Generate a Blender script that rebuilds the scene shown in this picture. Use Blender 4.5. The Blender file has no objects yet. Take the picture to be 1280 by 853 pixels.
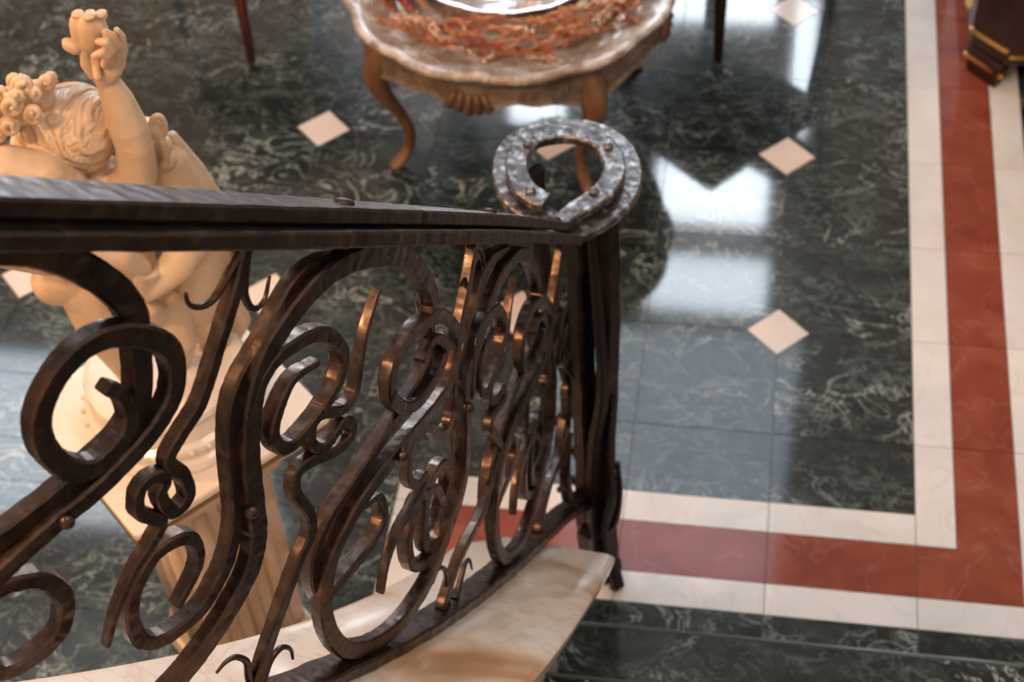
import bpy, bmesh, math, random
from mathutils import Vector, Matrix
random.seed(7)
sc = bpy.context.scene
col = sc.collection
U = 0.305            # one floor tile in metres: the geometry below is written in tiles

# ------------------------------------------------------------------ camera, light, exposure
CAM = Vector((-0.3367, -8.6315, 9.4800))
cd = bpy.data.cameras.new('camera'); cam = bpy.data.objects.new('camera', cd); col.objects.link(cam)
cam.location = CAM * U
cam.rotation_euler = (0.72952, 0.04853, 0.14349)
cd.sensor_width = 36; cd.lens = 58.48; cd.clip_start = 0.05
cd.dof.use_dof = True; cd.dof.focus_distance = 1.78; cd.dof.aperture_fstop = 6.8
sc.camera = cam
sc.view_settings.view_transform = 'Standard'; sc.view_settings.look = 'None'
sc.view_settings.gamma = 1; sc.view_settings.use_curve_mapping = False
sc.view_settings.exposure = 0.12

w = bpy.data.worlds.new('world'); sc.world = w; w.use_nodes = True
w.node_tree.nodes['Background'].inputs[0].default_value = (0.62, 0.76, 1.0, 1)
w.node_tree.nodes['Background'].inputs[1].default_value = 1.0

YW = 14.0            # far wall, tiles
def area_light(name, x0, x1, z0, z1, radiance, colour, y=YW+0.35, axis='y'):
    """daylight standing in one window opening, as large as the opening"""
    l = bpy.data.lights.new(name, 'AREA'); l.shape = 'RECTANGLE'
    l.size = (x1-x0)*U; l.size_y = (z1-z0)*U
    l.energy = radiance * l.size * l.size_y * math.pi
    l.color = colour
    o = bpy.data.objects.new(name, l); col.objects.link(o)
    if axis == 'y':
        o.location = Vector(((x0+x1)/2, y, (z0+z1)/2))*U; o.rotation_euler = (-math.pi/2, 0, 0)
    elif axis == '+x':      # on the left wall, shining to +x
        o.location = Vector((y, (x0+x1)/2, (z0+z1)/2))*U; o.rotation_euler = (0, -math.pi/2, 0)
        l.size, l.size_y = l.size_y, l.size
    return o
DAY = (0.80, 0.90, 1.0)
# (x0, x1, z0, z1, radiance) of every opening in the far wall
WIN = [(-2.0, 0.16, 10.9, 12.85, 20), (-2.2, 0.30, 13.3, 15.3, 14), (-4.2, 1.1, 15.45, 25.5, 2.6),
       (0.26, 0.72, 7.2, 10.55, 17), (-1.9, 0.02, 5.4, 8.1, 18), (-4.7, -3.55, 5.4, 10.6, 20),
       (-19.0, -11.0, 17.8, 25.0, 8.5), (-7.2, -5.1, 5.4, 8.8, 22)]  # last opening is added, to give the silver bowl white daylight to mirror
for i, (a, b, c, d, r) in enumerate(WIN):
    area_light('daylight', a, b, c, d, r, DAY)

def lamp(name, loc, power, colour, radius):
    l = bpy.data.lights.new(name, 'POINT'); l.energy = power; l.color = colour; l.shadow_soft_size = radius
    o = bpy.data.objects.new(name, l); col.objects.link(o); o.location = Vector(loc)*U
    return o
lamp('warm_lamp', (-9.0, -3.5, 6.5), 95, (1.0, 0.50, 0.20), 0.10)
lamp('chandelier_lamp', (-5.0, -9.0, 12.0), 170, (1.0, 0.56, 0.27), 0.12)
lamp('wall_warm_fill', (-10.5, 12.3, 3.6), 22, (1.0, 0.50, 0.22), 0.15)  # added light without a fitting, warms the wall mirrored in the floor
lamp('hall_fill', (3.5, -6.0, 16.0), 120, (1.0, 0.95, 0.90), 0.5)  # added neutral fill for the whole hall, not a fitting

# ------------------------------------------------------------------ materials
def mat(name):
    m = bpy.data.materials.new(name); m.use_nodes = True
    nt = m.node_tree; b = nt.nodes['Principled BSDF']
    return m, nt, b
def N(nt, t, **k):
    n = nt.nodes.new(t)
    for a, v in k.items():
        if a.startswith('i_'): n.inputs[a[2:].replace('_', ' ')].default_value = v
        else: setattr(n, a, v)
    return n
def L(nt, a, b): nt.links.new(a, b)
def ramp(nt, src, stops):
    r = nt.nodes.new('ShaderNodeValToRGB')
    e = r.color_ramp.elements
    while len(e) < len(stops): e.new(0.5)
    for k, (p, c) in enumerate(stops):
        e[k].position = p; e[k].color = (*c, 1) if len(c) == 3 else c
    L(nt, src, r.inputs[0]); return r.outputs[0]
def mix(nt, fac, a, b, mode='MIX'):
    m = nt.nodes.new('ShaderNodeMix'); m.data_type = 'RGBA'; m.blend_type = mode
    for s, v in ((m.inputs[0], fac), (m.inputs[6], a), (m.inputs[7], b)):
        if hasattr(v, 'links') or hasattr(v, 'is_output'): L(nt, v, s)
        else: s.default_value = v if not isinstance(v, tuple) else (*v, 1)
    return m.outputs[2]
def math_(nt, op, a, b=None):
    m = nt.nodes.new('ShaderNodeMath'); m.operation = op
    for s, v in ((m.inputs[0], a), (m.inputs[1], b)):
        if v is None: continue
        if isinstance(v, (int, float)): s.default_value = v
        else: L(nt, v, s)
    return m.outputs[0]
def coords(nt, shift=0.0, scale=(1, 1, 1), rot=(0, 0, 0)):
    t = nt.nodes.new('ShaderNodeTexCoord'); mp = nt.nodes.new('ShaderNodeMapping')
    mp.inputs['Scale'].default_value = scale; mp.inputs['Rotation'].default_value = rot
    L(nt, t.outputs['Object'], mp.inputs[0])
    if shift:
        oi = nt.nodes.new('ShaderNodeObjectInfo')
        L(nt, math_(nt, 'MULTIPLY', oi.outputs['Random'], shift), mp.inputs['Location'])
    return mp.outputs[0]
def noise(nt, v, scale, detail=4, rough=0.55, dist=0.0):
    n = nt.nodes.new('ShaderNodeTexNoise'); L(nt, v, n.inputs['Vector'])
    n.inputs['Scale'].default_value = scale; n.inputs['Detail'].default_value = detail
    n.inputs['Roughness'].default_value = rough; n.inputs['Distortion'].default_value = dist
    return n.outputs['Fac']
def bump(nt, b, h, strength, dist=0.002):
    n = nt.nodes.new('ShaderNodeBump'); n.inputs['Strength'].default_value = strength
    n.inputs['Distance'].default_value = dist; L(nt, h, n.inputs['Height']); L(nt, n.outputs[0], b.inputs['Normal'])
def vein(nt, v, scale, width, detail=3, dist=1.2, rough=.5):
    n = noise(nt, v, scale, detail, rough, dist)
    a = math_(nt, 'ABSOLUTE', math_(nt, 'SUBTRACT', n, 0.5))
    return ramp(nt, a, [(0.0, (1, 1, 1)), (width, (0, 0, 0))])

def green_marble():
    m, nt, b = mat('green marble')
    v = coords(nt, 37.0, (1.0, 1.5, 1.0), (0, 0, 0.35))
    base = ramp(nt, noise(nt, v, 9, 8, .72, .8), [(0.40, (0.004, 0.007, 0.0065)), (0.56, (0.016, 0.026, 0.0235)), (0.74, (0.070, 0.100, 0.092))])
    m1 = ramp(nt, noise(nt, v, 2.6, 2), [(0.40, (0, 0, 0)), (0.66, (1, 1, 1))])
    v1 = mix(nt, 1.0, vein(nt, v, 7.0, 0.019, 4, 1.1, .62), m1, 'MULTIPLY')
    v2 = mix(nt, 1.0, vein(nt, v, 15, 0.028, 4, 1.0, .62), ramp(nt, noise(nt, v, 5, 2), [(0.42, (.15, .15, .15)), (0.60, (1, 1, 1))]), 'MULTIPLY')
    c = mix(nt, math_(nt, 'MULTIPLY', v2, 0.55), base, (0.19, 0.245, 0.23))
    c = mix(nt, math_(nt, 'MULTIPLY', v1, 0.85), c, (0.46, 0.53, 0.51))
    L(nt, c, b.inputs['Base Color'])
    b.inputs['Roughness'].default_value = 0.38; b.inputs['Specular IOR Level'].default_value = 0.12
    b.inputs['Coat Weight'].default_value = 1.0; b.inputs['Coat Roughness'].default_value = 0.065
    b.inputs['Coat IOR'].default_value = 1.5
    return m
def pale_marble(name, c0, c1, rough=0.16, veinc=(0.45, 0.36, 0.30), va=0.25, sc_=6, coat=.6):
    m, nt, b = mat(name)
    v = coords(nt, 23.0)
    base = ramp(nt, noise(nt, v, sc_, 5, .6, .6), [(0.35, c0), (0.68, c1)])
    c = mix(nt, math_(nt, 'MULTIPLY', vein(nt, v, sc_*.7, 0.014, 4, 1.0), va), base, veinc)
    L(nt, c, b.inputs['Base Color']); b.inputs['Roughness'].default_value = rough
    b.inputs['Specular IOR Level'].default_value = 0.15
    b.inputs['Coat Weight'].default_value = coat; b.inputs['Coat Roughness'].default_value = 0.07
    return m
M = {}
M['green'] = green_marble()
M['white'] = pale_marble('white marble', (0.70, 0.69, 0.68), (0.80, 0.79, 0.78), va=.18, rough=.3)
M['pink'] = pale_marble('pale pink marble', (0.74, 0.64, 0.58), (0.82, 0.73, 0.67), va=.04, rough=.3)
M['red'] = pale_marble('red marble', (0.21, 0.038, 0.020), (0.31, 0.080, 0.042), veinc=(0.60, 0.33, 0.24), va=.14, sc_=7, rough=.3)
def simple(name, c, rough, metal=0.0, **k):
    m, nt, b = mat(name); b.inputs['Base Color'].default_value = (*c, 1)
    b.inputs['Roughness'].default_value = rough; b.inputs['Metallic'].default_value = metal
    for a, v in k.items(): b.inputs[a.replace('_', ' ')].default_value = v
    return m
M['nosing_glint'] = simple('polished green nosing', (0.10, 0.125, 0.125), .16)  # paler than the treads: the highlight on their edge is in the colour
M['grout'] = simple('grout', (0.20, 0.175, 0.155), .8)

def onyx():
    m, nt, b = mat('cream onyx')
    v = coords(nt, 0, (1, 1.0, 1), (0, 0, 0))
    n1 = noise(nt, v, 3.4, 3, .5, .7)
    base = ramp(nt, n1, [(0.40, (0.80, 0.76, 0.70)), (0.53, (0.77, 0.68, 0.58)), (0.62, (0.62, 0.40, 0.24)), (0.68, (0.46, 0.24, 0.12)), (0.80, (0.70, 0.56, 0.44))])
    c = mix(nt, math_(nt, 'MULTIPLY', vein(nt, v, 5, 0.03, 5, 2.0), .35), base, (0.56, 0.34, 0.20))
    L(nt, c, b.inputs['Base Color']); b.inputs['Roughness'].default_value = .34
    b.inputs['Coat Weight'].default_value = .8; b.inputs['Coat Roughness'].default_value = 0.10
    b.inputs['Subsurface Weight'].default_value = 0.0
    return m
M['onyx'] = onyx()
def iron(name='wrought iron', dark=(0.052, 0.040, 0.036), warm=(0.140, 0.080, 0.052), rough=.30, metal=.92, hscale=62, hst=.42, pale=(0.20, 0.17, 0.15), pa=.30):
    m, nt, b = mat(name)
    v = coords(nt)
    n1 = noise(nt, v, 14, 5, .6, .3)
    c = ramp(nt, n1, [(0.38, dark), (0.60, tuple(.5*a+.5*d for a, d in zip(dark, warm))), (0.72, warm)])
    n2 = noise(nt, v, 60, 4, .6)
    c = mix(nt, math_(nt, 'MULTIPLY', ramp(nt, n2, [(0.52, (0, 0, 0)), (0.72, (1, 1, 1))]), pa), c, pale)
    L(nt, c, b.inputs['Base Color'])
    b.inputs['Metallic'].default_value = metal
    L(nt, ramp(nt, n2, [(0.3, (rough-.08,)*3), (0.75, (rough+.16,)*3)]), b.inputs['Roughness'])
    vo = nt.nodes.new('ShaderNodeTexVoronoi'); vo.feature = 'SMOOTH_F1'; vo.inputs['Scale'].default_value = hscale
    vo.inputs['Smoothness'].default_value = .6
    L(nt, v, vo.inputs['Vector'])
    h = math_(nt, 'ADD', vo.outputs['Distance'], math_(nt, 'MULTIPLY', n2, .35))
    bump(nt, b, h, hst, .0022)
    return m
M['iron'] = iron()
M['iron_ring_sheen'] = iron('hammered iron with window sheen', (0.085, 0.08, 0.08), (0.20, 0.19, 0.19), .34, .8, 62, .9, (0.62, 0.63, 0.66), .85)  # paler copy of the iron, window sheen on the loops painted in
M['iron_dark'] = iron('dark newel iron', (0.020, 0.016, 0.014), (0.045, 0.028, 0.020), .40, .8, 62, .4, (0.10, 0.09, 0.085), .3)
M['iron_rail'] = iron('hammered rail iron', (0.050, 0.037, 0.032), (0.085, 0.056, 0.046), .40, .9, 60, .6, (0.16, 0.14, 0.13), .3)
def statue_mat():
    m, nt, b = mat('warm statuary marble')
    v = coords(nt)
    c = ramp(nt, noise(nt, v, 9, 5, .6, .4), [(0.35, (0.60, 0.42, 0.27)), (0.65, (0.72, 0.56, 0.41))])
    L(nt, c, b.inputs['Base Color']); b.inputs['Roughness'].default_value = .42
    b.inputs['Subsurface Weight'].default_value = 0.25
    b.inputs['Subsurface Radius'].default_value = (0.02, 0.012, 0.007)
    b.inputs['Subsurface Scale'].default_value = 0.5
    bump(nt, b, noise(nt, v, 45, 4, .6), .12, .003)
    return m
M['statue'] = statue_mat()
def hair_mat():
    m = M['statue'].copy(); m.name = 'carved hair marble'; nt = m.node_tree; b = nt.nodes['Principled BSDF']
    wv = nt.nodes.new('ShaderNodeTexWave'); wv.inputs['Scale'].default_value = 26; wv.inputs['Distortion'].default_value = 7
    wv.inputs['Detail'].default_value = 3; wv.inputs['Detail Scale'].default_value = 1.2
    L(nt, coords(nt, 0, (1, .35, .8), (.3, .2, .9)), wv.inputs['Vector'])
    for l in list(b.inputs['Normal'].links): nt.links.remove(l)
    bump(nt, b, wv.outputs['Fac'], .9, .006); return m
M['hair'] = hair_mat()
M['plinth'] = pale_marble('plinth marble', (0.74, 0.66, 0.58), (0.82, 0.76, 0.69), va=.12, rough=.35, coat=.3)
M['pedestal'] = pale_marble('pedestal marble', (0.50, 0.38, 0.27), (0.66, 0.55, 0.43), va=.30, rough=.32, sc_=9, coat=.4)
M['pedestal_dark'] = simple('bronze trim', (0.22, 0.14, 0.07), .42, .6)
def wood(name, a, c2, rough=.45, scale=(8, 8, 1.2), coat=.2, wash=None):
    m, nt, b = mat(name)
    v = coords(nt, 0, scale)
    c = ramp(nt, noise(nt, v, 5, 6, .65, 1.0), [(0.32, a), (0.68, c2)])
    if wash:
        v2 = coords(nt)
        c = mix(nt, ramp(nt, noise(nt, v2, 16, 5, .7, .5), [(0.46, (0, 0, 0)), (0.60, (1, 1, 1))]), c, wash)
    L(nt, c, b.inputs['Base Color']); b.inputs['Roughness'].default_value = rough
    b.inputs['Coat Weight'].default_value = coat; b.inputs['Coat Roughness'].default_value = .2
    return m
M['table_leg'] = wood('honey brown wood', (0.10, 0.046, 0.021), (0.24, 0.125, 0.062))
M['table_apron'] = wood('greyed brown wood', (0.075, 0.050, 0.032), (0.18, 0.125, 0.085), wash=(0.23, 0.185, 0.15))
M['table_top'] = wood('limed table top', (0.25, 0.165, 0.115), (0.44, 0.37, 0.31), .26, (3, 3, 3), .5, wash=(0.62, 0.60, 0.58))
M['dark_wood'] = wood('dark mahogany', (0.012, 0.004, 0.003), (0.045, 0.014, 0.009), .5, coat=.05)
M['red_wood'] = wood('reddish mahogany', (0.07, 0.012, 0.006), (0.17, 0.035, 0.015), .32, coat=.5)
M['brass'] = simple('brass', (0.80, 0.46, 0.14), .28, 1.0)
M['cream'] = simple('cream enamel', (0.80, 0.72, 0.50), .35)
M['berry'] = simple('copper berry', (0.62, 0.27, 0.13), .17, .7)
M['berry_red'] = simple('dark red berry', (0.38, 0.05, 0.05), .25, .3)
M['berry_pale'] = simple('champagne berry', (0.80, 0.62, 0.48), .25, .6)
M['stem'] = simple('copper stem', (0.36, 0.13, 0.045), .5, .3)
M['silver'] = simple('polished silver', (0.94, 0.94, 0.95), .16, 1.0)
M['wall'] = simple('cream plaster', (0.55, 0.50, 0.44), .9)
M['ceiling'] = simple('ceiling plaster', (0.70, 0.66, 0.60), .9)
M['frame'] = simple('window frame paint', (0.10, 0.08, 0.065), .5)
M['seat'] = simple('seat fabric', (0.25, 0.06, 0.05), .8)

# ------------------------------------------------------------------ mesh helpers
class MB:
    def __init__(s): s.v = []; s.f = []
    def add(s, vs, fs):
        o = len(s.v); s.v += [Vector(p) for p in vs]; s.f += [tuple(i+o for i in f) for f in fs]
    def prism(s, poly, z0, z1, top=None):
        n = len(poly); top = top or poly
        s.add([(x, y, z0) for x, y in poly]+[(x, y, z1) for x, y in top],
              [tuple(range(n-1, -1, -1)), tuple(range(n, 2*n))]+[(i, (i+1) % n, n+(i+1) % n, n+i) for i in range(n)])
    def box(s, x0, x1, y0, y1, z0, z1): s.prism([(x0, y0), (x1, y0), (x1, y1), (x0, y1)], z0, z1)
    def loft(s, rings, closed=False, cap=True):
        n = len(rings[0]); vs = [p for r in rings for p in r]; fs = []
        m = len(rings)
        for k in range(m if closed else m-1):
            a, b = k*n, ((k+1) % m)*n
            for i in range(n): fs.append((a+i, a+(i+1) % n, b+(i+1) % n, b+i))
        if cap and not closed: fs += [tuple(range(n-1, -1, -1)), tuple(range((m-1)*n, m*n))]
        s.add(vs, fs)
    def tube(s, pts, rad, n=8):
        rings = []; up = None
        for k, p in enumerate(pts):
            p = Vector(p); t = (Vector(pts[min(k+1, len(pts)-1)])-Vector(pts[max(k-1, 0)])).normalized()
            if up is None:
                up = t.orthogonal().normalized()
            up = (up - t*up.dot(t)).normalized(); bi = t.cross(up)
            r = rad[k] if isinstance(rad, (list, tuple)) else rad
            rings.append([p+up*math.cos(a)*r+bi*math.sin(a)*r for a in [2*math.pi*i/n for i in range(n)]])
        s.loft(rings)
    def lathe(s, prof, c=(0, 0, 0), n=32, rfun=None):
        rings = []
        for r, z in prof:
            rings.append([Vector((c[0]+r*(rfun(a, r) if rfun else 1)*math.cos(a), c[1]+r*(rfun(a, r) if rfun else 1)*math.sin(a), c[2]+z)) for a in [2*math.pi*i/n for i in range(n)]])
        s.loft(rings)
    def ball(s, c, r, seg=8, rings=5, sc=(1, 1, 1)):
        c = Vector(c); vs = [c+Vector((0, 0, r*sc[2]))]; fs = []
        for j in range(1, rings):
            ph = math.pi*j/rings
            for i in range(seg):
                a = 2*math.pi*i/seg
                vs.append(c+Vector((r*sc[0]*math.sin(ph)*math.cos(a), r*sc[1]*math.sin(ph)*math.sin(a), r*sc[2]*math.cos(ph))))
        vs.append(c-Vector((0, 0, r*sc[2]))); last = len(vs)-1
        for i in range(seg):
            fs.append((0, 1+i, 1+(i+1) % seg)); fs.append((last, last-seg+(i+1) % seg, last-seg+i))
            for j in range(rings-2):
                a = 1+j*seg
                fs.append((a+i, a+seg+i, a+seg+(i+1) % seg, a+(i+1) % seg))
        s.add(vs, fs)
    def build(s, name, m, parent=None, smooth=False, base=None, rawmesh=False, bevel=0):
        b = Vector(base) if base is not None else (Vector(parent['base']) if parent is not None and 'base' in parent else Vector((0, 0, 0)))
        me = bpy.data.meshes.new(name)
        me.from_pydata([tuple((p-b)*U) for p in s.v], [], s.f); me.update()
        bm = bmesh.new(); bm.from_mesh(me); bmesh.ops.recalc_face_normals(bm, faces=bm.faces); bm.to_mesh(me); bm.free()
        me.materials.append(m)
        if smooth:
            for p in me.polygons: p.use_smooth = True
            if smooth == 'auto': me.set_sharp_from_angle(angle=math.radians(38))
        if rawmesh: return me
        o = bpy.data.objects.new(name, me); col.objects.link(o)
        if parent is not None:
            o.parent = parent
            o['base'] = list(b)
        else:
            o.location = b*U
            o['base'] = list(b)
        if bevel:
            md = o.modifiers.new('edge', 'BEVEL'); md.width = bevel*U; md.segments = 2; md.limit_method = 'ANGLE'
        return o
def tag(o, label=None, cat=None, group=None, kind=None):
    for k, v in (('label', label), ('category', cat), ('group', group), ('kind', kind)):
        if v: o[k] = v
    return o
def thing(name, base, label, cat, group=None, kind=None):
    o = bpy.data.objects.new(name, None); col.objects.link(o); o.location = Vector(base)*U
    o['base'] = list(base); o.empty_display_size = .05
    return tag(o, label, cat, group, kind)
def crom(P, n):
    """smooth curve through control points (Catmull-Rom), n pieces per span"""
    P = [Vector(p) for p in P]; out = []
    for i in range(len(P)-1):
        p0 = P[i-1] if i else P[0]*2-P[1]; p1 = P[i]; p2 = P[i+1]; p3 = P[i+2] if i+2 < len(P) else P[-1]*2-P[-2]
        for k in range(n):
            t = k/n
            out.append(.5*((2*p1)+(p2-p0)*t+(2*p0-5*p1+4*p2-p3)*t*t+(3*p1-p0-3*p2+p3)*t**3))
    out.append(P[-1]); return out

# ------------------------------------------------------------------ the hall: walls, ceiling, windows
def wall_with_holes(name, x0, x1, z0, z1, holes, y, th=0.7):
    """a wall along x pierced by window openings"""
    xs = sorted({x0, x1}|{h[0] for h in holes}|{h[1] for h in holes})
    zs = sorted({z0, z1}|{h[2] for h in holes}|{h[3] for h in holes})
    b = MB()
    for i in range(len(xs)-1):
        for k in range(len(zs)-1):
            cx, cz = (xs[i]+xs[i+1])/2, (zs[k]+zs[k+1])/2
            if any(h[0] < cx < h[1] and h[2] < cz < h[3] for h in holes): continue
            b.box(xs[i], xs[i+1], y, y+th, zs[k], zs[k+1])
    o = b.build(name, M['wall']); o['kind'] = 'structure'; return o
wall_with_holes('wall_back', -20, 9, 0, 27, WIN, YW)
for i, (a, b_, c, d, r) in enumerate(WIN):
    m = MB(); t = .05
    m.box(a-.08, a+t, YW-.05, YW+.3, c-.08, d+.08); m.box(b_-t, b_+.08, YW-.05, YW+.3, c-.08, d+.08)
    m.box(a+t, b_-t, YW-.05, YW+.3, c-.08, c+t); m.box(a+t, b_-t, YW-.05, YW+.3, d-t, d+.08)
    o = m.build('window_%d' % (i+1), M['frame']); o['kind'] = 'structure'
for nm, bx in (('wall_left', (-20.7, -20, -14, YW+.7, 0, 27)), ('wall_right', (9, 9.7, -14, YW+.7, 0, 27)),
               ('wall_front', (-20.7, 9.7, -14.7, -14, 0, 27))):
    m = MB(); m.box(*bx); o = m.build(nm, M['wall']); o['kind'] = 'structure'
m = MB(); m.box(-20.7, 9.7, -14.7, YW+.7, 27, 27.6); o = m.build('ceiling', M['ceiling']); o['kind'] = 'structure'

# ------------------------------------------------------------------ floor of separate marble pieces
m = MB(); m.box(-20, 9, -14, YW, -.5, -.012)
floor = m.build('floor', M['grout']); floor['kind'] = 'structure'
G = .0032
tile_mesh = {}
def tile(x0, x1, y0, y1, kind, name):
    x0 += G; x1 -= G; y0 += G; y1 -= G
    if x1-x0 < .03 or y1-y0 < .03: return
    cx, cy = (x0+x1)/2, (y0+y1)/2; poly = []
    a = .233+G*1.6
    for (px, py, sx, sy) in ((x0, y0, 1, 1), (x1, y0, -1, 1), (x1, y1, -1, -1), (x0, y1, 1, -1)):
        ix, iy = px-sx*G, py-sy*G
        cut = kind == 'green' and abs(ix-2*round(ix/2)) < .01 and abs(iy-2*round(iy/2)) < .01 and ix < .9
        if cut:
            c = a-G
            p1, p2 = (px+sx*(c), py), (px, py+sy*(c))
            poly += [p2, p1] if (sx*sy > 0) else [p1, p2]
        else: poly.append((px, py))
    key = (kind, tuple((round(p-cx, 3), round(q_-cy, 3)) for p, q_ in poly))
    if key not in tile_mesh:
        b = MB(); b.prism([(p-cx, q_-cy) for p, q_ in poly], -.1, 0)
        tile_mesh[key] = b.build(name, M[kind], base=(0, 0, 0), rawmesh=True)
    o = bpy.data.objects.new(name, tile_mesh[key]); col.objects.link(o); o.parent = floor
    o.location = Vector((cx, cy, 0))*U
def region(x0, x1, y0, y1, kind, name, cutx=True, cuty=True):
    xs = [x0]+([i for i in range(-20, 12) if x0+.02 < i < x1-.02] if cutx else [])+[x1]
    ys = [y0]+([i for i in range(-20, 20) if y0+.02 < i < y1-.02] if cuty else [])+[y1]
    for i in range(len(xs)-1):
        for k in range(len(ys)-1): tile(xs[i], xs[i+1], ys[k], ys[k+1], kind, name)
for _b in ((-20, -8, -14, YW), (5, 9, -14, YW), (-8, 5, 8, YW), (-8, 5, -14, -6), (-1.68, 5, -6, -3.6)):
    _m = MB(); _m.box(_b[0], _b[1], _b[2], _b[3], -.2, 0); _m.build('outer_slab', M['green'], floor)
e1, e2, e3, e4 = .999, 1.27, 1.695, 1.95
b1, b2, b3, b4 = -1.613, -1.869, -2.289, -2.537
a1, a2, a3, a4 = -2.612, -2.352, -1.93, -1.68
YT = 8
region(-8, e1, b1, YT, 'green', 'floor_tile')
region(-8, a1, -6, b1, 'green', 'floor_tile')
region(e1, e2, b2, YT, 'white', 'border_tile', False, True)
region(e2, e3, -1, YT, 'red', 'border_tile', False, True)
_m = MB(); _m.prism([(1+G, b3+G), (e3-G, b3+G), (e3-G, -1-G), (e2+G, -1-G), (e2+G, b2-G), (1+G, b2-G)], -.1, 0)
_m.build('border_tile', M['red'], floor)
region(e3, e4, b4, YT, 'white', 'border_tile', False, True)
region(e4, 5, b4, YT, 'green', 'floor_tile')
region(a1, e1, b2, b1, 'white', 'border_tile', True, False)
region(a2, 1, b3, b2, 'red', 'border_tile', True, False)
region(a3, e3, b4, b3, 'white', 'border_tile', True, False)
region(a1, a2, -6, b2, 'white', 'border_tile', False, True)
region(a2, a3, -6, b3, 'red', 'border_tile', False, True)
region(a3, a4, -6, b4, 'white', 'border_tile', False, True)
region(a4, 5, -3.6, b4, 'green', 'floor_tile')
dm = None
for ix in range(-8, 1, 2):
    for iy in range(-4, 8, 2):
        if iy < b1 and ix > a1: continue
        if iy == -2 and ix > -4: continue
        if dm is None:
            b = MB(); r = .233-G*.4; b.prism([(-r, 0), (0, -r), (r, 0), (0, r)], -.1, .0006)
            dm = b.build('diamond_inset', M['pink'], base=(0, 0, 0), rawmesh=True)
        o = bpy.data.objects.new('diamond_inset', dm); col.objects.link(o); o.parent = floor
        o.location = Vector((ix, iy, 0))*U

# ------------------------------------------------------------------ the rail's course in plan and height
CX = (0.0, -0.0203105, 0.0571794, -0.141362, -1.23975)
CY = (0.0, 0.00658195, -0.0225872, -0.975923, -2.33895)
CZ = (-0.0048207, 0.00618405, 0.994286, 0.826367)
HR = 2.4
def pv(c, t):
    r = 0
    for k in c: r = r*t+k
    return r
def path(t): return Vector((pv(CX, t), pv(CY, t), pv(CZ, t)))
def pnorm(t):
    d = path(t+.01)-path(t-.01); d.z = 0; d.normalize(); return Vector((-d.y, d.x, 0))   # towards the stairs
# ------------------------------------------------------------------ staircase
stair = thing('staircase', (1, -3.6, 0), 'flight of dark green marble steps rising along the cream kerb', 'stairs')
for k in range(6):
    y0 = -3.03-.68*k; z = .5*(k+1)
    m = MB()
    prof = [(0, -.02), (.025, -.052), (.025, -.075), (0, -.105)]
    m.box(-1.28-.12*k, 5, y0-.9, y0, z-.11, z)
    m.build('tread', M['green'], stair, bevel=.035)
    m = MB(); m.tube([(-1.2-.12*k, y0-.012, z-.012), (5, y0-.012, z-.012)], .017, 10); m.build('nosing_glint', M['nosing_glint'], stair, smooth=True)  # thin pale bead drawing the light line along the tread edge
    m = MB(); m.box(-1.28-.12*k, 5, y0-.9, y0-.06, z-.5, z-.112); m.build('riser', M['green'], stair)

# kerb: sloping cream slab that carries the rail, on a solid string wall
kerb = thing('stair_kerb', (-1.6, -4, 0), 'broad cream and tan marble kerb sloping under the iron railing', 'stair kerb')
def interp(x, xs, ys):
    if x <= xs[0]: return ys[0]
    for i in range(len(xs)-1):
        if x <= xs[i+1]: return ys[i]+(ys[i+1]-ys[i])*(x-xs[i])/(xs[i+1]-xs[i])
    return ys[-1]
def kerb_pt(t, w_, dz): 
    p = path(t)+pnorm(t)*w_; p.z += dz; return p
S0 = 1.0
ts = [S0+(4.8-S0)*i/60 for i in range(61)]
def sweep_section(sec, wl, wr, ts):
    rings = []
    for t in ts:
        a = wl(t); b = wr(t)
        rings.append([kerb_pt(t, a+(b-a)*u+o, dz) for u, o, dz in sec])
    m = MB(); m.loft(rings); return m
WL = lambda t: -interp(t, [1.0, 1.25, 4.8], [.20, .36, .40])
WR = lambda t: interp(t, [1.0, 1.25, 1.8, 2.4, 3, 4.8], [.45, .47, .49, .53, .58, .62])
top = sweep_section([(0, .0, -.14), (0, -.012, -.11), (0, 0, -.08), (0, .03, -.066), (1, -.05, -.066), (1, -.015, -.078), (1, .0, -.10), (1, -.004, -.135), (1, -.03, -.16), (0, .02, -.16)], WL, WR, ts)
top.build('cap_slab', M['onyx'], kerb, smooth='auto')
mo = sweep_section([(0, .03, -.16), (1, -.04, -.16), (1, -.025, -.19), (1, -.03, -.225), (1, -.07, -.25), (0, .06, -.25), (0, .03, -.21)], WL, WR, [t for t in ts if t > 1.02])
mo.build('moulding', M['onyx'], kerb, smooth='auto')
rings = []
for t in ts[1:]:
    a, b = WL(t)+.07, WR(t)-.36
    p = kerb_pt(t, a, -.25); q_ = kerb_pt(t, b, -.25)
    rings.append([p, q_, Vector((q_.x, q_.y, 0)), Vector((p.x, p.y, 0))])
m = MB(); m.loft(rings); m.build('string_wall', M['onyx'], kerb)

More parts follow.
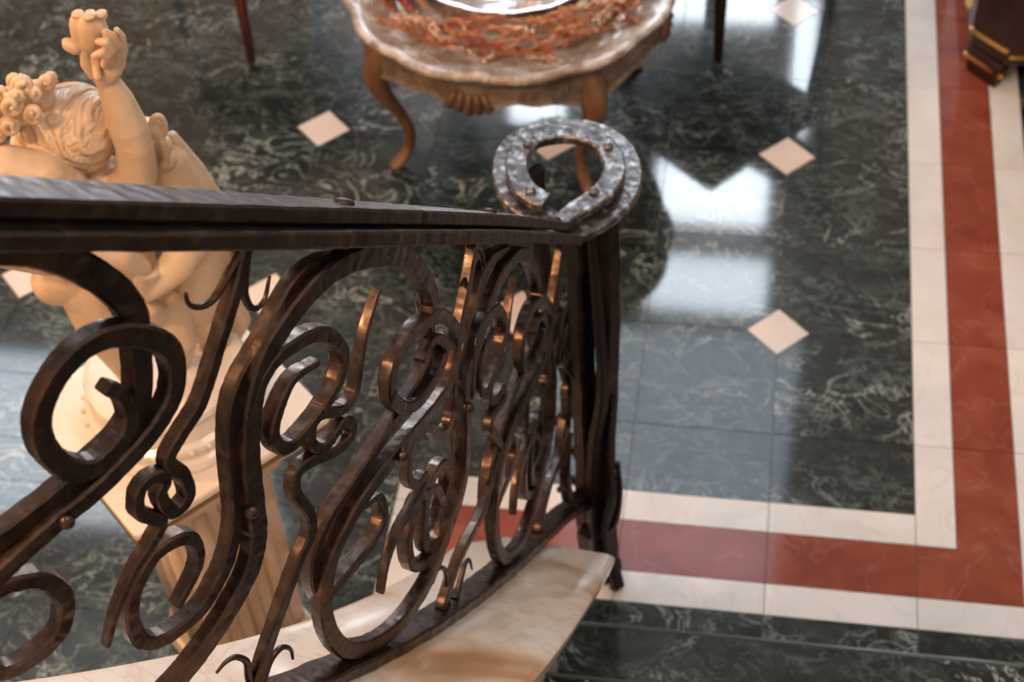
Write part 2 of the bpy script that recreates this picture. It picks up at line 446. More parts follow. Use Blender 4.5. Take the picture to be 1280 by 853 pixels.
# ------------------------------------------------------------------ iron railing
rail = thing('stair_railing', (-1.12, -2.3, 0), 'hand-forged iron scroll railing with a horseshoe-shaped end, standing on the cream kerb', 'railing')
def to3(s_, h, off=0.0):
    p = path(s_)+pnorm(s_)*off; p.z += h; return p
def bar(pts3, nrm, hw, hd, m=None, rnd=.03, chamf=.3, seed=1):
    """forged bar: chamfered rectangle, half-width hw in the panel, half-depth hd across it"""
    rg = random.Random(seed); m = m or MB(); rings = []; n = len(pts3)
    lastB = None
    for k, p in enumerate(pts3):
        t = (pts3[min(k+1, n-1)]-pts3[max(k-1, 0)]).normalized()
        Nn = nrm[k]; Nn = (Nn-t*Nn.dot(t)).normalized(); B = t.cross(Nn).normalized()
        a = (hw[k] if isinstance(hw, list) else hw)*(1+rg.uniform(-rnd, rnd)); d = (hd[k] if isinstance(hd, list) else hd)*(1+rg.uniform(-rnd, rnd))
        c = min(a, d)*chamf; j = Vector((rg.uniform(-1, 1), rg.uniform(-1, 1), rg.uniform(-1, 1)))*min(a, d)*rnd*.8
        rings.append([p+j+B*x+Nn*y for x, y in ((a, d-c), (a-c, d), (-a+c, d), (-a, d-c), (-a, -d+c), (-a+c, -d), (a-c, -d), (a, -d+c))])
    m.loft(rings); return m
NS = [0]
def scroll(name, pts, w0, w1=None, tip0=None, tip1=None, depth=.029, off=0.0, per=10, shift=0.0, smin=0.0, label=None):
    """stroke drawn in (course along the rail, height above the bottom rail)"""
    pp = [(a-shift, b) for a, b in pts]
    c = crom([(a, b, 0) for a, b in pp], per)
    c = [p for p in c if p[0] > smin]
    if len(c) < 6: return None
    n = len(c); hw = []; hd = []
    w1 = w1 or w0
    for i, p in enumerate(c):
        f = i/(n-1); w_ = w0+(w1-w0)*f
        g = 1.0
        if tip0 and f < .18: g = min(g, tip0+(1-tip0)*f/.18)
        if tip1 and f > .82: g = min(g, tip1+(1-tip1)*(1-f)/.18)
        hw.append(w_*g); hd.append(depth*(.55+.45*g))
    P3 = [to3(p[0], p[1], off) for p in c]; Nn = [pnorm(p[0]) for p in c]
    NS[0] += 1
    o = bar(P3, Nn, hw, hd, seed=NS[0]).build(name, M['iron'], rail, smooth='auto')
    if label: o['label'] = label
    return o
A_loop = [(2.199,1.934),(2.088,1.920),(1.975,1.821),(1.993,1.688),(2.145,1.477),(2.532,1.246),(2.822,1.034),(3.012,.825),(3.131,.613),(3.185,.334),(3.129,.119),(2.981,.061),(2.775,.108),(2.503,.306),(2.303,.554),(2.071,.872),(1.970,1.228),(1.931,1.478),(1.749,1.706),(1.553,1.938),(1.333,2.123),(1.08,2.232),(.90,2.22),(.79,2.12),(.75,2.0)]
Barch_R = [(4.245,.203),(4.085,.143),(3.93,.18),(3.821,.274),(3.699,.421),(3.564,.606),(3.447,.793),(3.386,.965),(3.363,1.139),(3.329,1.390),(3.267,1.623),(3.179,1.819),(3.073,1.955),(2.931,2.095),(2.760,2.205),(2.574,2.254),(2.348,2.247),(2.205,2.137),(2.156,2.010),(2.199,1.934)]
Barch_L = [(2.585,2.262),(2.902,2.172),(3.168,1.850),(3.305,1.643),(3.372,1.405),(3.420,1.085),(3.495,.864),(3.580,.712),(3.661,.604),(3.794,.505),(3.866,.518),(3.869,.654),(3.825,.802),(3.733,.952),(3.640,1.008),(3.595,.976),(3.609,.853),(3.720,.657)]
Bspiral = [(3.32,1.40),(3.289,1.549),(3.213,1.722),(3.109,1.837),(2.936,1.910),(2.845,1.866),(2.824,1.780),(2.873,1.673),(2.955,1.575),(3.007,1.518),(3.157,1.394),(3.217,1.407),(3.215,1.500),(3.135,1.649),(3.066,1.725),(2.954,1.773)]
ADiagR = [(3.713,1.757),(3.678,1.719),(3.675,1.632),(3.721,1.533),(3.821,1.433),(3.891,1.446),(3.922,1.550),(3.891,1.695),(3.792,1.862),(3.677,1.955),(3.565,1.957),(3.497,1.886),(3.519,1.733),(3.618,1.569),(3.818,1.351),(3.979,1.202),(4.134,1.034),(4.266,.858),(4.362,.603),(4.390,.337),(4.30,.203),(4.15,.150)]
ADiagL = [(4.30,1.90),(4.206,2.049),(4.070,2.181),(3.938,2.258),(3.831,2.272),(3.726,2.253),(3.624,2.176),(3.562,2.068),(3.564,1.941),(3.645,1.620),(3.859,1.375),(4.113,1.140),(4.256,1.030),(4.32,.90),(4.30,.80)]
AlowL = [(4.20,1.07),(4.26,.97),(4.247,.900),(4.180,.918),(4.118,.942),(4.054,.929),(4.024,.823),(4.065,.679),(4.140,.582),(4.235,.514),(4.293,.552),(4.291,.639),(4.24,.70)]
ABtwig = [(3.127,2.300),(3.216,2.104),(3.323,1.887),(3.438,1.650),(3.535,1.514),(3.601,1.402),(3.571,1.325),(3.575,1.222),(3.639,1.158),(3.661,1.244),(3.630,1.316),(3.657,1.341),(3.713,1.289),(3.740,1.189),(3.710,1.149),(3.685,1.114),(3.738,1.022),(3.814,.907),(3.899,.738),(3.971,.545)]
BCtwig = [(3.56,.02),(3.533,.131),(3.382,.455),(3.233,.745),(3.147,.883),(3.133,.997),(3.172,1.124),(3.144,1.227),(3.069,1.274),(2.963,1.292),(2.856,1.343),(2.823,1.416),(2.868,1.439),(2.949,1.364),(3.018,1.327),(3.048,1.378),(3.015,1.477),(2.953,1.507),(2.854,1.510),(2.771,1.581),(2.705,1.740),(2.634,1.897),(2.520,2.082)]
ClowL = [(2.16,2.01),(2.14,1.85),(2.22,1.64),(2.470,1.425),(2.712,1.219),(3.010,.944),(3.128,.760),(3.172,.586),(3.138,.472),(2.978,.575),(2.815,.700),(2.715,.831),(2.719,.951),(2.829,.922)]
Cspiral = [(2.199,1.934),(2.088,1.925),(2.25,1.90),(2.378,1.842),(2.521,1.707),(2.576,1.546),(2.498,1.449),(2.370,1.476),(2.203,1.599),(2.116,1.705),(2.117,1.776),(2.200,1.790),(2.309,1.685)]
CDtwig = [(1.60,2.33),(1.637,2.286),(1.740,2.094),(1.874,1.868),(1.978,1.637),(2.044,1.423),(2.080,1.32),(2.137,1.236),(2.22,1.21),(2.265,1.26),(2.33,1.29),(2.397,1.253),(2.470,1.191),(2.520,1.027),(2.469,.959),(2.402,.997),(2.398,.948),(2.460,.871),(2.631,.732),(2.757,.552),(2.832,.355)]
CrightSp = [(2.20,.70),(2.303,.554),(2.40,.44),(2.485,.405),(2.584,.449),(2.573,.644),(2.474,.827),(2.38,.87),(2.292,.865),(2.259,.752),(2.31,.69),(2.425,.614)]
# panel nearest the camera, then the next ones down the flight
scroll('scroll_bar', ADiagR, .036, .036, .55, .8, off=.012)
scroll('scroll_bar', ADiagL, .052, .034, None, .7, off=-.014)
scroll('scroll_bar', AlowL, .032, .028, .8, .6, off=-.01)
scroll('scroll_bar', Barch_R, .040, .046, None, .7, off=.012)
scroll('scroll_bar', Barch_L, .034, .026, .6, .6, off=-.016)
scroll('scroll_bar', Bspiral, .030, .024, .6, .5, off=.016)
scroll('scroll_bar', A_loop, .036, .040, .8, .7, off=.010)
scroll('scroll_bar', ClowL, .032, .024, .6, .5, off=-.018)
scroll('scroll_bar', Cspiral, .032, .024, .8, .5, off=.014)
scroll('scroll_bar', CrightSp, .028, .022, .6, .5, off=-.014)
TW = 'twisted iron branch with a double curl'
def hooks(b_, pair):
    for h in pair:
        c = crom([(x, y, 0) for x, y in h], 6); n = len(c)
        m = MB(); m.tube([to3(p[0], p[1]) for p in c], [.020*(1-.72*i/(n-1)) for i in range(n)], 7)
        m.build('tendril', M['iron'], b_, smooth=True)
hAB = ([(3.127,2.30),(3.17,2.24),(3.210,2.186),(3.285,2.083),(3.343,2.046),(3.378,2.060),(3.378,2.106)], [(3.127,2.28),(3.15,2.19),(3.173,2.092),(3.153,2.028),(3.100,2.061),(3.054,2.166)])
hBC = ([(3.55,.02),(3.562,.120),(3.552,.234),(3.585,.283),(3.628,.273),(3.674,.224)], [(3.55,.02),(3.515,.082),(3.457,.200),(3.397,.250),(3.362,.221),(3.363,.155)])
hCD = ([(1.60,2.3),(1.631,2.267),(1.680,2.162),(1.769,2.086),(1.834,2.071),(1.86,2.11)], [(1.60,2.3),(1.542,2.266),(1.517,2.181),(1.552,2.105)])
hDE = ([(2.34,.02),(2.332,.084),(2.306,.231),(2.332,.306),(2.394,.304),(2.437,.232)], [(2.26,.02),(2.204,.086),(2.117,.220),(2.056,.244),(2.033,.155)])
DEtwig = [(2.40,.02),(2.354,.096),(2.140,.346),(1.862,.548),(1.653,.788),(1.542,.941),(1.60,1.06),(1.656,1.12),(1.60,1.21),(1.50,1.25),(1.42,1.30),(1.44,1.36),(1.55,1.30),(1.62,1.33),(1.58,1.43),(1.45,1.50),(1.36,1.60),(1.28,1.76),(1.20,1.92),(1.10,2.08)]
for pts, hk in ((ABtwig, hAB), (BCtwig, hBC), (CDtwig, hCD), (DEtwig, hDE)):
    o = scroll('twisted_branch', pts, .027, .020, .95, .45, depth=.024, label=TW)
    hooks(o, hk)
for sh in (1.43, 2.86):
    for nm, pts, w0, w1, off in (('scroll_bar', A_loop, .036, .040, .010), ('scroll_bar', ClowL, .032, .024, -.018), ('scroll_bar', Cspiral, .032, .024, .014), ('scroll_bar', CrightSp, .028, .022, -.014), ('scroll_bar', Barch_L, .034, .026, -.016), ('scroll_bar', Bspiral, .030, .024, .016)):
        if pts is Barch_L or pts is Bspiral or True:
            scroll(nm, pts, w0, w1, .8, .5, off=off, shift=sh, smin=.20)
    for pts in (CDtwig, DEtwig):
        scroll('twisted_branch', pts, .034, .022, .85, .45, depth=.026, shift=sh, smin=.20, label=TW)
for nm, pts, w0, w1, off in (('scroll_bar', Barch_L, .034, .026, -.016), ('scroll_bar', Bspiral, .030, .024, .016)):
    pass
# collar rivets on the scrolls
for s_, h in ((3.40, 1.12), (3.95, 1.235), (2.60, 1.20), (1.99, 1.35)):
    m = MB(); p = to3(s_, h, .05); m.ball(p, .026, 10, 6); m.build('rivet', M['iron'], rail, smooth=True)

# bottom rail, flat bar under the scrolls, and its level run to the newel
def rail_bar(name, t0, t1, hz, hw, hd, mt, n=110, off=0, rnd=.05):
    T_ = [t0+(t1-t0)*i/n for i in range(n+1)]
    P3 = [path(t)+Vector((0, 0, hz))+pnorm(t)*off for t in T_]
    return bar(P3, [pnorm(t) for t in T_], hw, hd, seed=hash(name) % 97 if False else len(name), rnd=rnd).build(name, mt, rail)
rail_bar('bottom_rail', .02, 4.8, -.025, .030, .070, M['iron'])
NW = Vector((-1.117, -2.283, 0))
p0 = path(.06); 
m = MB(); bar([p0+Vector((.0, 0, -.03)), p0*.5+Vector((NW.x, NW.y, p0.z))*.5+Vector((0, .03, -.05)), Vector((NW.x, NW.y, p0.z-.06))], [Vector((0, 1, 0))]*3, .03, .075, m)
m.build('connecting_bar', M['iron_dark'], rail)
# handrail: two flat bars one above the other, running on into the horseshoe loops
ZU, ZLo = 3.445, 3.365
def rail_loop(name, t0, hz, half_w, half_t, loop, z, mt):
    n = 120; T_ = [4.8+(t0-4.8)*i/n for i in range(n+1)]
    P3 = [path(t)+Vector((0, 0, HR+hz)) for t in T_]; Nn = [pnorm(t) for t in T_]
    hd = [half_w*.62]*len(P3)
    m = MB(); bar(P3, Nn, half_t, hd, m, rnd=.035, seed=len(name))
    o = m.build(name, mt, rail)
    return o
UP = [(-1.278,-2.505),(-1.203,-2.402),(-1.120,-2.316),(-1.049,-2.198),(-1.031,-2.040),(-1.100,-1.879),(-1.222,-1.804),(-1.355,-1.790),(-1.489,-1.848),(-1.552,-1.964),(-1.547,-2.118),(-1.490,-2.251),(-1.407,-2.324),(-1.358,-2.344)]
LO = [(-1.277,-2.534),(-1.182,-2.454),(-1.069,-2.334),(-.982,-2.185),(-.967,-1.995),(-1.037,-1.814),(-1.167,-1.706),(-1.335,-1.680),(-1.507,-1.736),(-1.604,-1.864),(-1.613,-2.047),(-1.549,-2.219),(-1.437,-2.344),(-1.319,-2.431),(-1.262,-2.494)]
upper = rail_loop('handrail', .17, .046, .115, .027, None, 0, M['iron_rail'])
lower = rail_loop('lower_handrail', .17, -.040, .185, .027, None, 0, M['iron_rail'])
def ring(name, pts, z, hw, ht, seed):
    c = crom([(x, y, z) for x, y in pts], 8); n = len(c)
    hws = [hw*(.72+.28*min(1, i/14)) * (1 if i < n-6 else .9) for i in range(n)]
    return bar(c, [Vector((0, 0, 1))]*n, hws, ht, rnd=.014, seed=seed).build(name, M['iron_ring_sheen'], rail, smooth='auto')
volute = ring('horseshoe_loop', LO, ZLo, .082, .030, 5)
volute2 = ring('horseshoe_loop', UP, ZU, .060, .030, 6)
for x, y in ((-1.511,-1.930),(-1.078,-1.917),(-1.448,-2.298),(-1.116,-2.274)):
    m = MB(); m.ball((x, y, ZU+.03), .030, 12, 6, (1, 1, .9)); m.build('rivet', M['iron_ring_sheen'], volute2, smooth=True)
def flat_pin(t, r=.034, dz=.078):
    m = MB(); p = path(t)+Vector((0, 0, HR+dz)); tn = (path(t-.02)-path(t+.02)).normalized(); nn = pnorm(t); up = nn.cross(tn); up = up if up.z > 0 else -up
    rings = []
    for k, (rr, hh) in enumerate(((1, -.01), (1, .008), (.8, .018), (.3, .022))):
        rings.append([p+nn*math.cos(a)*r*rr+tn*math.sin(a)*r*rr*1.2+up*hh for a in [2*math.pi*i/12 for i in range(12)]])
    m.loft(rings); m.build('rivet', M['iron_rail'], upper, smooth=True)
for t in (3.86, 2.63, 1.38, .28): flat_pin(t)

# newel: bundle of forged stems under the loop
newel = MB()
def stem(pts, r, flat=.7, name='newel_stem', seed=3, mt='iron_dark'):
    c = crom(pts, 8); n = len(c); rr = r if isinstance(r, (int, float)) else None
    ws = [rr if rr else r[0]+(r[1]-r[0])*i/(n-1) for i in range(n)]
    return bar(c, [Vector((.75, -.66, 0))]*n, ws, [a*flat for a in ws], rnd=.05, seed=seed).build(name, M[mt], rail, smooth='auto')
x0, y0 = NW.x, NW.y
stem([(x0-.075, y0+.02, 3.34), (x0-.085, y0+.01, 2.4), (x0-.07, y0, 1.4), (x0-.075, y0+.01, .6), (x0-.06, y0, 0)], .062, 1.0, seed=11)
stem([(x0+.065, y0+.02, 3.34), (x0+.075, y0-.0, 2.6), (x0+.06, y0+.01, 1.8), (x0+.04, y0, 1.0), (x0+.065, y0, .0)], .056, 1.0, seed=12)
stem([(x0-.005, y0-.09, 3.30), (x0+.03, y0-.10, 2.6), (x0+.05, y0-.10, 2.0), (x0+.0, y0-.09, 1.5), (x0-.02, y0-.08, .9), (x0-.0, y0-.08, 0)], (.022, .05), .9, seed=13)
stem([(x0+.10, y0-.06, 1.9), (x0+.085, y0-.09, 1.4), (x0+.10, y0-.1, .95), (x0+.06, y0-.10, .6), (x0+.10, y0-.10, .2), (x0+.14, y0-.16, 0.02)], (.020, .045), .7, seed=14)
stem([(x0-.22, y0, 2.42), (x0-.215, y0, 2.25), (x0-.17, y0, 2.08), (x0-.10, y0, 1.95), (x0-.07, y0, 1.7)], (.016, .04), .8, 'side_branch', 15)
stem([(x0+.13, y0-.05, 1.25), (x0+.145, y0-.07, .9), (x0+.10, y0-.09, .62), (x0-.02, y0-.10, .50), (x0-.12, y0-.08, .55)], (.014, .03), .8, 'side_branch', 16)
for zc, r0, sx in ((1.55, .14, 1), (1.15, .16, 1), (.86, .12, 1)):
    pts = []
    for k in range(9):
        a = math.pi*(.1+1.35*k/8); rr = r0*(1-.07*k)
        pts.append((x0-.12-rr*.6*(1-math.cos(a*.5))-.03*k*.4, y0+.02+.02*math.sin(a), zc+rr*math.sin(a)*.55))
    stem(pts, (.032, .016), .8, 'leaf_scroll', int(zc*10))
stem([(-1.465, -1.97, 3.34), (-1.46, -2.0, 2.9), (-1.42, -2.06, 2.5), (x0-.22, y0+.1, 2.1), (x0-.12, y0+.03, 1.6)], .040, .8, seed=17)
m = MB(); m.lathe([(.0, 0), (.15, 0), (.15, .03), (.12, .05), (0, .05)], (x0, y0, 0), 20); m.build('newel_foot', M['iron_dark'], rail)

# ------------------------------------------------------------------ pedestal and marble group
PC = Vector((-3.344, -3.165, 0)); ZP = 2.5
ped = thing('marble_pedestal', PC, 'square cream marble pedestal turned cornerwise, with fluted shaft and dark-edged slab', 'pedestal')
RZ = math.radians(-42.8)
def rsq(h, ch=.0):
    base = [(-h, -h), (h, -h), (h, h), (-h, h)]
    if ch: base = [(-h+ch, -h), (h-ch, -h), (h, -h+ch), (h, h-ch), (h-ch, h), (-h+ch, h), (-h, h-ch), (-h, -h+ch)]
    return [(PC.x+x*math.cos(RZ)-y*math.sin(RZ), PC.y+x*math.sin(RZ)+y*math.cos(RZ)) for x, y in base]
def sq(name, h, z0, z1, mt, h2=None, bevel=.01, ch=0):
    m = MB(); m.prism(rsq(h, ch), z0, z1, rsq(h2, ch) if h2 else None); return m.build(name, M[mt], ped, bevel=bevel)
sq('slab', .62, ZP-.055, ZP, 'plinth', ch=.02, bevel=.012)
sq('trim_band', .624, ZP-.080, ZP-.055, 'pedestal_dark', bevel=0)
sq('slab', .612, ZP-.125, ZP-.080, 'pedestal', bevel=.01)
sq('capital', .40, ZP-.30, ZP-.125, 'pedestal', h2=.57)
sq('trim_band', .405, ZP-.335, ZP-.30, 'pedestal_dark', bevel=.005)
sq('neck', .37, ZP-.48, ZP-.335, 'pedestal')
m = MB()
for k in range(2): pass
sq('shaft', .31, .42, ZP-.48, 'pedestal', bevel=.02)
for sgn in ((1, 0), (-1, 0), (0, 1), (0, -1)):
    for k in (-1, 0, 1):
        m = MB(); a = k*.17; r = .32
        lx, ly = (sgn[0]*r, a) if sgn[0] else (a, sgn[1]*r)
        px, py = PC.x+lx*math.cos(RZ)-ly*math.sin(RZ), PC.y+lx*math.sin(RZ)+ly*math.cos(RZ)
        m.tube([(px, py, .45), (px, py, ZP-.5)], .045, 10); m.build('flute', M['pedestal'], ped, smooth=True)
sq('base_moulding', .37, .22, .42, 'pedestal', h2=.33)
sq('base', .39, 0, .22, 'plinth')
# volute scrolls at the capital corners
for cx_, cy_ in ((1, 1), (1, -1), (-1, 1), (-1, -1)):
    lx, ly = cx_*.40, cy_*.40
    px, py = PC.x+lx*math.cos(RZ)-ly*math.sin(RZ), PC.y+lx*math.sin(RZ)+ly*math.cos(RZ)
    d = Vector((px-PC.x, py-PC.y, 0)).normalized(); s_ = Vector((-d.y, d.x, 0))
    pts = []
    for k in range(22):
        a = k*.42; r = .105*(1-k/26)
        pts.append(Vector((px, py, ZP-.25))+d*(r*math.cos(a))+Vector((0, 0, r*math.sin(a))))
    m = MB(); bar(pts, [s_]*22, .016, .05, m, rnd=.0); m.build('volute', M['pedestal'], ped)

# --- marble group of two cherubs
SB = Vector((PC.x, PC.y, ZP))
st = thing('marble_statue', SB, 'cream marble group of curly-headed cherubs, one arm raised holding a rosebud', 'statue')
m = MB()
m.lathe([(0, 0), (.50, 0), (.505, .03), (.49, .06), (.465, .075), (.46, .10), (.475, .13), (.47, .16), (.44, .18), (.425, .28), (.44, .31), (.43, .34), (.40, .355), (0, .355)], SB, 56,
        lambda a, r: 1+.006*math.cos(20*a)+.012*math.sin(3*a))
m.build('round_base', M['plinth'], st, smooth=False)
for k in range(30):
    a = 2*math.pi*k/30; mm = MB(); mm.ball(SB+Vector((.474*math.cos(a), .474*math.sin(a), .145)), .020, 8, 5); mm.build('bead', M['plinth'], st, smooth=True)

# camera-independent frame of the statue: r = to its right, t = to its front, h = up
FR = Vector((.981, .196, 0)); FF = Vector((.196, -.981, 0))
FC = Vector((-3.344, -3.165, 0))
Rm = Matrix(((0.98856, -0.07460, 0.13110), (0.14283, 0.74245, -0.65449), (-0.04851, 0.66573, 0.74461)))
def SP(u, v, d=0.0):
    """reference drawing of the front view (its pixel grid) -> a point of the statue, d in front of its middle plane"""
    ray = Rm @ Vector(((u-640)/2079.34, -(v-426.5)/2079.34, -1)); c = FC+FF*d
    t = (c-CAM).dot(FF)/ray.dot(FF); return CAM+ray*t
K = 1/262.0
class Blob:
    def __init__(s): s.m = MB()
    def e(s, u, v, d, r, sc=(1, 1, 1)): s.m.ball(SP(u, v, d), r*K, 20, 12, sc)
    def cap(s, pts):
        P = [(SP(u, v, d), r*K) for u, v, d, r in pts]
        for (p, r), (q_, r2) in zip(P, P[1:]):
            n = max(2, int((p-q_).length/(min(r, r2)*.35)))
            for i in range(n+1):
                f = i/n; s.m.ball(p.lerp(q_, f), r+(r2-r)*f, 14, 8)
    def build(s, name, mt, parent, vox=.013, smooth=6, factor=.5):
        o = s.m.build(name, mt, parent)
        r = o.modifiers.new('r', 'REMESH'); r.mode = 'VOXEL'; r.voxel_size = vox*U; r.use_smooth_shade = True
        if smooth:
            g = o.modifiers.new('s', 'SMOOTH'); g.iterations = smooth; g.factor = factor
        dg = bpy.context.evaluated_depsgraph_get(); me = bpy.data.meshes.new_from_object(o.evaluated_get(dg))
        o.modifiers.clear(); me.name = name; old = o.data; o.data = me
        for p in me.polygons: p.use_smooth = True
        if not me.materials: me.materials.append(mt)
        return o
B1 = Blob()
# trunk and hips
B1.cap([(165, 372, .05, 42), (150, 310, .02, 44), (132, 262, .0, 46), (118, 228, -.02, 42)])
B1.e(85, 345, .12, 36); B1.e(190, 380, .0, 36)
# legs: left one nearer the viewer
B1.cap([(110, 365, .14, 38), (125, 410, .20, 30), (140, 436, .16, 22), (150, 452, .12, 18), (160, 468, .08, 15), (166, 480, .06, 12)])
B1.cap([(166, 480, .07, 13), (158, 488, .13, 11), (150, 494, .19, 8)])
B1.cap([(205, 385, .0, 34), (222, 425, .06, 27), (224, 442, .02, 20), (220, 456, -.02, 16), (216, 462, -.02, 12)])
B1.cap([(215, 463, -.01, 13), (211, 474, .07, 11), (206, 486, .14, 9)])
# raised arm with the bent wrist
B1.cap([(150, 246, .03, 32), (172, 218, .08, 25), (168, 182, .10, 24), (160, 158, .10, 24), (148, 128, .10, 20), (136, 104, .10, 15), (130, 92, .10, 12.5)])
# hand with five fingers closing round the stem
H1 = Blob()
H1.cap([(138, 108, .10, 14), (132, 96, .10, 15), (132, 88, .10, 18)]); H1.e(136, 84, .10, 17)
for f in ([(149, 82, .09, 8), (154, 62, .10, 6.6), (152, 46, .11, 5.6), (146, 38, .12, 4.8)],
          [(145, 78, .13, 8), (147, 58, .16, 6.8), (140, 45, .17, 6), (131, 40, .18, 5.2)],
          [(139, 76, .16, 7.6), (140, 62, .20, 6.6), (132, 53, .22, 6), (123, 52, .21, 5)],
          [(132, 80, .17, 7.2), (134, 70, .21, 6.2), (126, 66, .23, 5.6), (118, 70, .22, 4.8)],
          [(118, 92, .13, 9), (108, 80, .14, 8), (106, 66, .14, 7), (108, 54, .13, 5.6)]):
    H1.cap([(u, v, d, r*.88) for u, v, d, r in f])
H1.build('hand', M['statue'], st, .0065, 1)
# neck and head, turned up and away to the left
B1.cap([(118, 225, -.04, 30), (108, 200, -.03, 25)])
B1.e(92, 156, .0, 52, (1.0, 1.0, .92)); B1.e(68, 158, .0, 42); B1.e(104, 178, .02, 34)
B1.e(30, 178, -.06, 17); B1.e(22, 190, -.02, 12); B1.e(48, 196, -.04, 22)
# the arm drawn across the body
B1.cap([(104, 268, .10, 36), (72, 240, .22, 38), (48, 226, .26, 38), (12, 216, .26, 34), (-25, 235, .26, 28), (-40, 275, .26, 24)])
B1.cap([(-40, 275, .26, 24), (0, 315, .3, 20), (60, 320, .3, 26), (110, 312, .30, 26), (150, 320, .30, 20), (176, 335, .26, 14)])
B1.e(70, 352, .14, 32)
body = B1.build('body', M['statue'], st, .012, 4)
# second cherub behind: back, head with an ear, arm reaching forward
B2 = Blob()
B2.cap([(232, 398, -.14, 40), (246, 345, -.16, 44), (244, 290, -.18, 46), (222, 240, -.2, 42), (205, 205, -.18, 34)])
B2.e(180, 178, -.16, 33); B2.e(196, 196, -.12, 22); B2.e(262, 270, -.14, 26)
B2.cap([(262, 400, -.14, 30), (270, 425, -.14, 22), (266, 445, -.16, 15)])
B2.cap([(228, 262, -.02, 28), (240, 300, .08, 27), (222, 330, .16, 24), (196, 356, .22, 17), (180, 368, .25, 12)])
for k in range(4):
    B2.cap([(184+k*3, 362-k*6, .26, 7), (172+k*2, 372-k*8, .30, 5.5), (164+k*2, 366-k*8, .31, 4.4)])
B2.cap([(187, 384, .2, 14), (196, 392, .12, 16)])
second = B2.build('second_figure', M['statue'], st, .013, 5)
# ear
e = Blob(); 
for k in range(12):
    a = -2.5+k*.36
    e.e(197+9*math.cos(a), 158+13*math.sin(a), -.035, 4.2)
e.e(197, 160, -.07, 13, (1, 1, 1.2)); e.e(202, 182, -.09, 14); e.e(208, 200, -.10, 14)
e.cap([(194, 160, -.05, 6), (200, 168, -.04, 5), (203, 180, -.03, 6), (207, 198, -.04, 6), (204, 206, -.04, 7)])
e.build('ear', M['statue'], st, .009, 2)
# drapery falling behind to the base
B3 = Blob()
for k in range(5):
    B3.cap([(215+k*12, 170+k*18, -.22-.02*k, 8), (248+k*9, 215+k*14, -.26, 12), (276+k*4, 270+k*10, -.28, 13), (290-k*3, 330+k*5, -.28, 13), (282+k*5, 400, -.26, 14), (280+k*4-12, 425+k*2, -.24, 13), (274+k*4-10, 440, -.2, 11)])
B3.build('drapery', M['statue'], st, .013, 5)
# hair of tight curls
hb = Blob()
def curl(u, v, d, r, w_, turns=1.6, ph=0):
    n = 26; pts = []; ws = []
    for k in range(n+1):
        a = ph+turns*2*math.pi*k/n; rr = r*(1-.80*k/n)
        pts.append(SP(u+rr*math.cos(a), v+rr*math.sin(a), d+.06*k/n)); ws.append(w_*K*(.55+.45*math.sin(math.pi*min(1, .25+.75*k/n))))
    m = MB(); m.tube(pts, ws, 9); m.build('curl', M['statue'], st, smooth=True)
for u, v, d, r, w_ in ((42, 142, .20, 11, 5), (14, 132, .20, 13, 5.5), (28, 108, .16, 12, 5.5), (12, 158, .20, 11, 5), (58, 102, .12, 9, 5), (0, 118, .12, 11, 5), (-10, 140, .15, 12, 5), (22, 120, .19, 8, 5), (-4, 168, .16, 9, 5), (44, 118, .17, 8, 5), (64, 98, .05, 6, 5), (18, 100, .08, 8, 5)):
    curl(u, v, d, r, w_, ph=u*.3)
hb.e(25, 130, .06, 26); hb.e(5, 148, .06, 22); hb.e(48, 120, .07, 20)
hc = Blob(); hc.e(92, 157, 0, 55.5, (1.0, 1.0, .92)); hc.e(102, 178, .01, 39); hc.e(70, 146, .02, 38)
hc.build('combed_hair', M['hair'], st, .012, 3)
hb.build('hair', M['statue'], st, .009, 2)
# rosebud and leaf
rb = Blob()
rb.e(112, 44, .10, 20, (1, 1, 1.1)); rb.e(112, 34, .10, 18)
for k in range(6):
    a = k*1.047+.55; c_, s_ = math.cos(a), math.sin(a)
    rb.e(112+13.5*c_, 38+3*(k % 2), .10+.055*s_, 14, (.80, .80, 1.65))
    rb.e(112+17*c_, 17+3*(k % 2), .10+.068*s_, 6.5, (1.15, 1.15, .55))
rb.cap([(116, 60, .11, 8), (120, 80, .15, 6), (122, 96, .19, 5)])
rb.build('rosebud', M['statue'], st, .008, 1)
lf = Blob(); lf.cap([(106, 60, .12, 6), (94, 58, .13, 10), (86, 56, .13, 8), (82, 52, .13, 5)])
lf.build('leaf', M['statue'], st, .010, 2)

# ------------------------------------------------------------------ round table
TC = Vector((-2.32, 2.31, 0)); TR = 1.37
tab = thing('round_table', TC, 'low round table with scalloped limed top and honey brown cabriole legs', 'table')
def scal(a, r):
    if r < .9: return 1
    k = 12; f = abs(math.sin(k*a/2+.35)); return 1+.040*(f**.6)-.027+.005*math.sin(5*a)
m = MB(); m.lathe([(0, 1.455), (.6, 1.455), (1.14, 1.46), (1.19, 1.485), (1.27, 1.495), (1.33, 1.525), (1.355, 1.515), (1.365, 1.49), (1.35, 1.45), (1.27, 1.425), (0, 1.42)], TC, 144, scal)
m.build('table_top', M['table_top'], tab, smooth=True)
rings = []; n = 144
for k in range(n):
    a = 2*math.pi*k/n; c, s_ = math.cos(a), math.sin(a)
    la = (a-math.radians(-142)) % (math.pi/2); la = min(la, math.pi/2-la)      # angle from nearest leg
    drop = .27+.12*max(0, 1-la/.28)+.06*max(0, 1-abs(la-math.pi/4)/.16)-.05*max(0, 1-abs(la-.50)/.12)
    r0 = 1.255
    rings.append([TC+Vector((r*c, r*s_, z)) for r, z in ((r0-.02, 1.43), (r0+.03, 1.40), (r0, 1.34), (r0+.012, 1.43-drop+.03), (r0+.03, 1.43-drop), (r0-.05, 1.43-drop), (r0-.07, 1.43))])
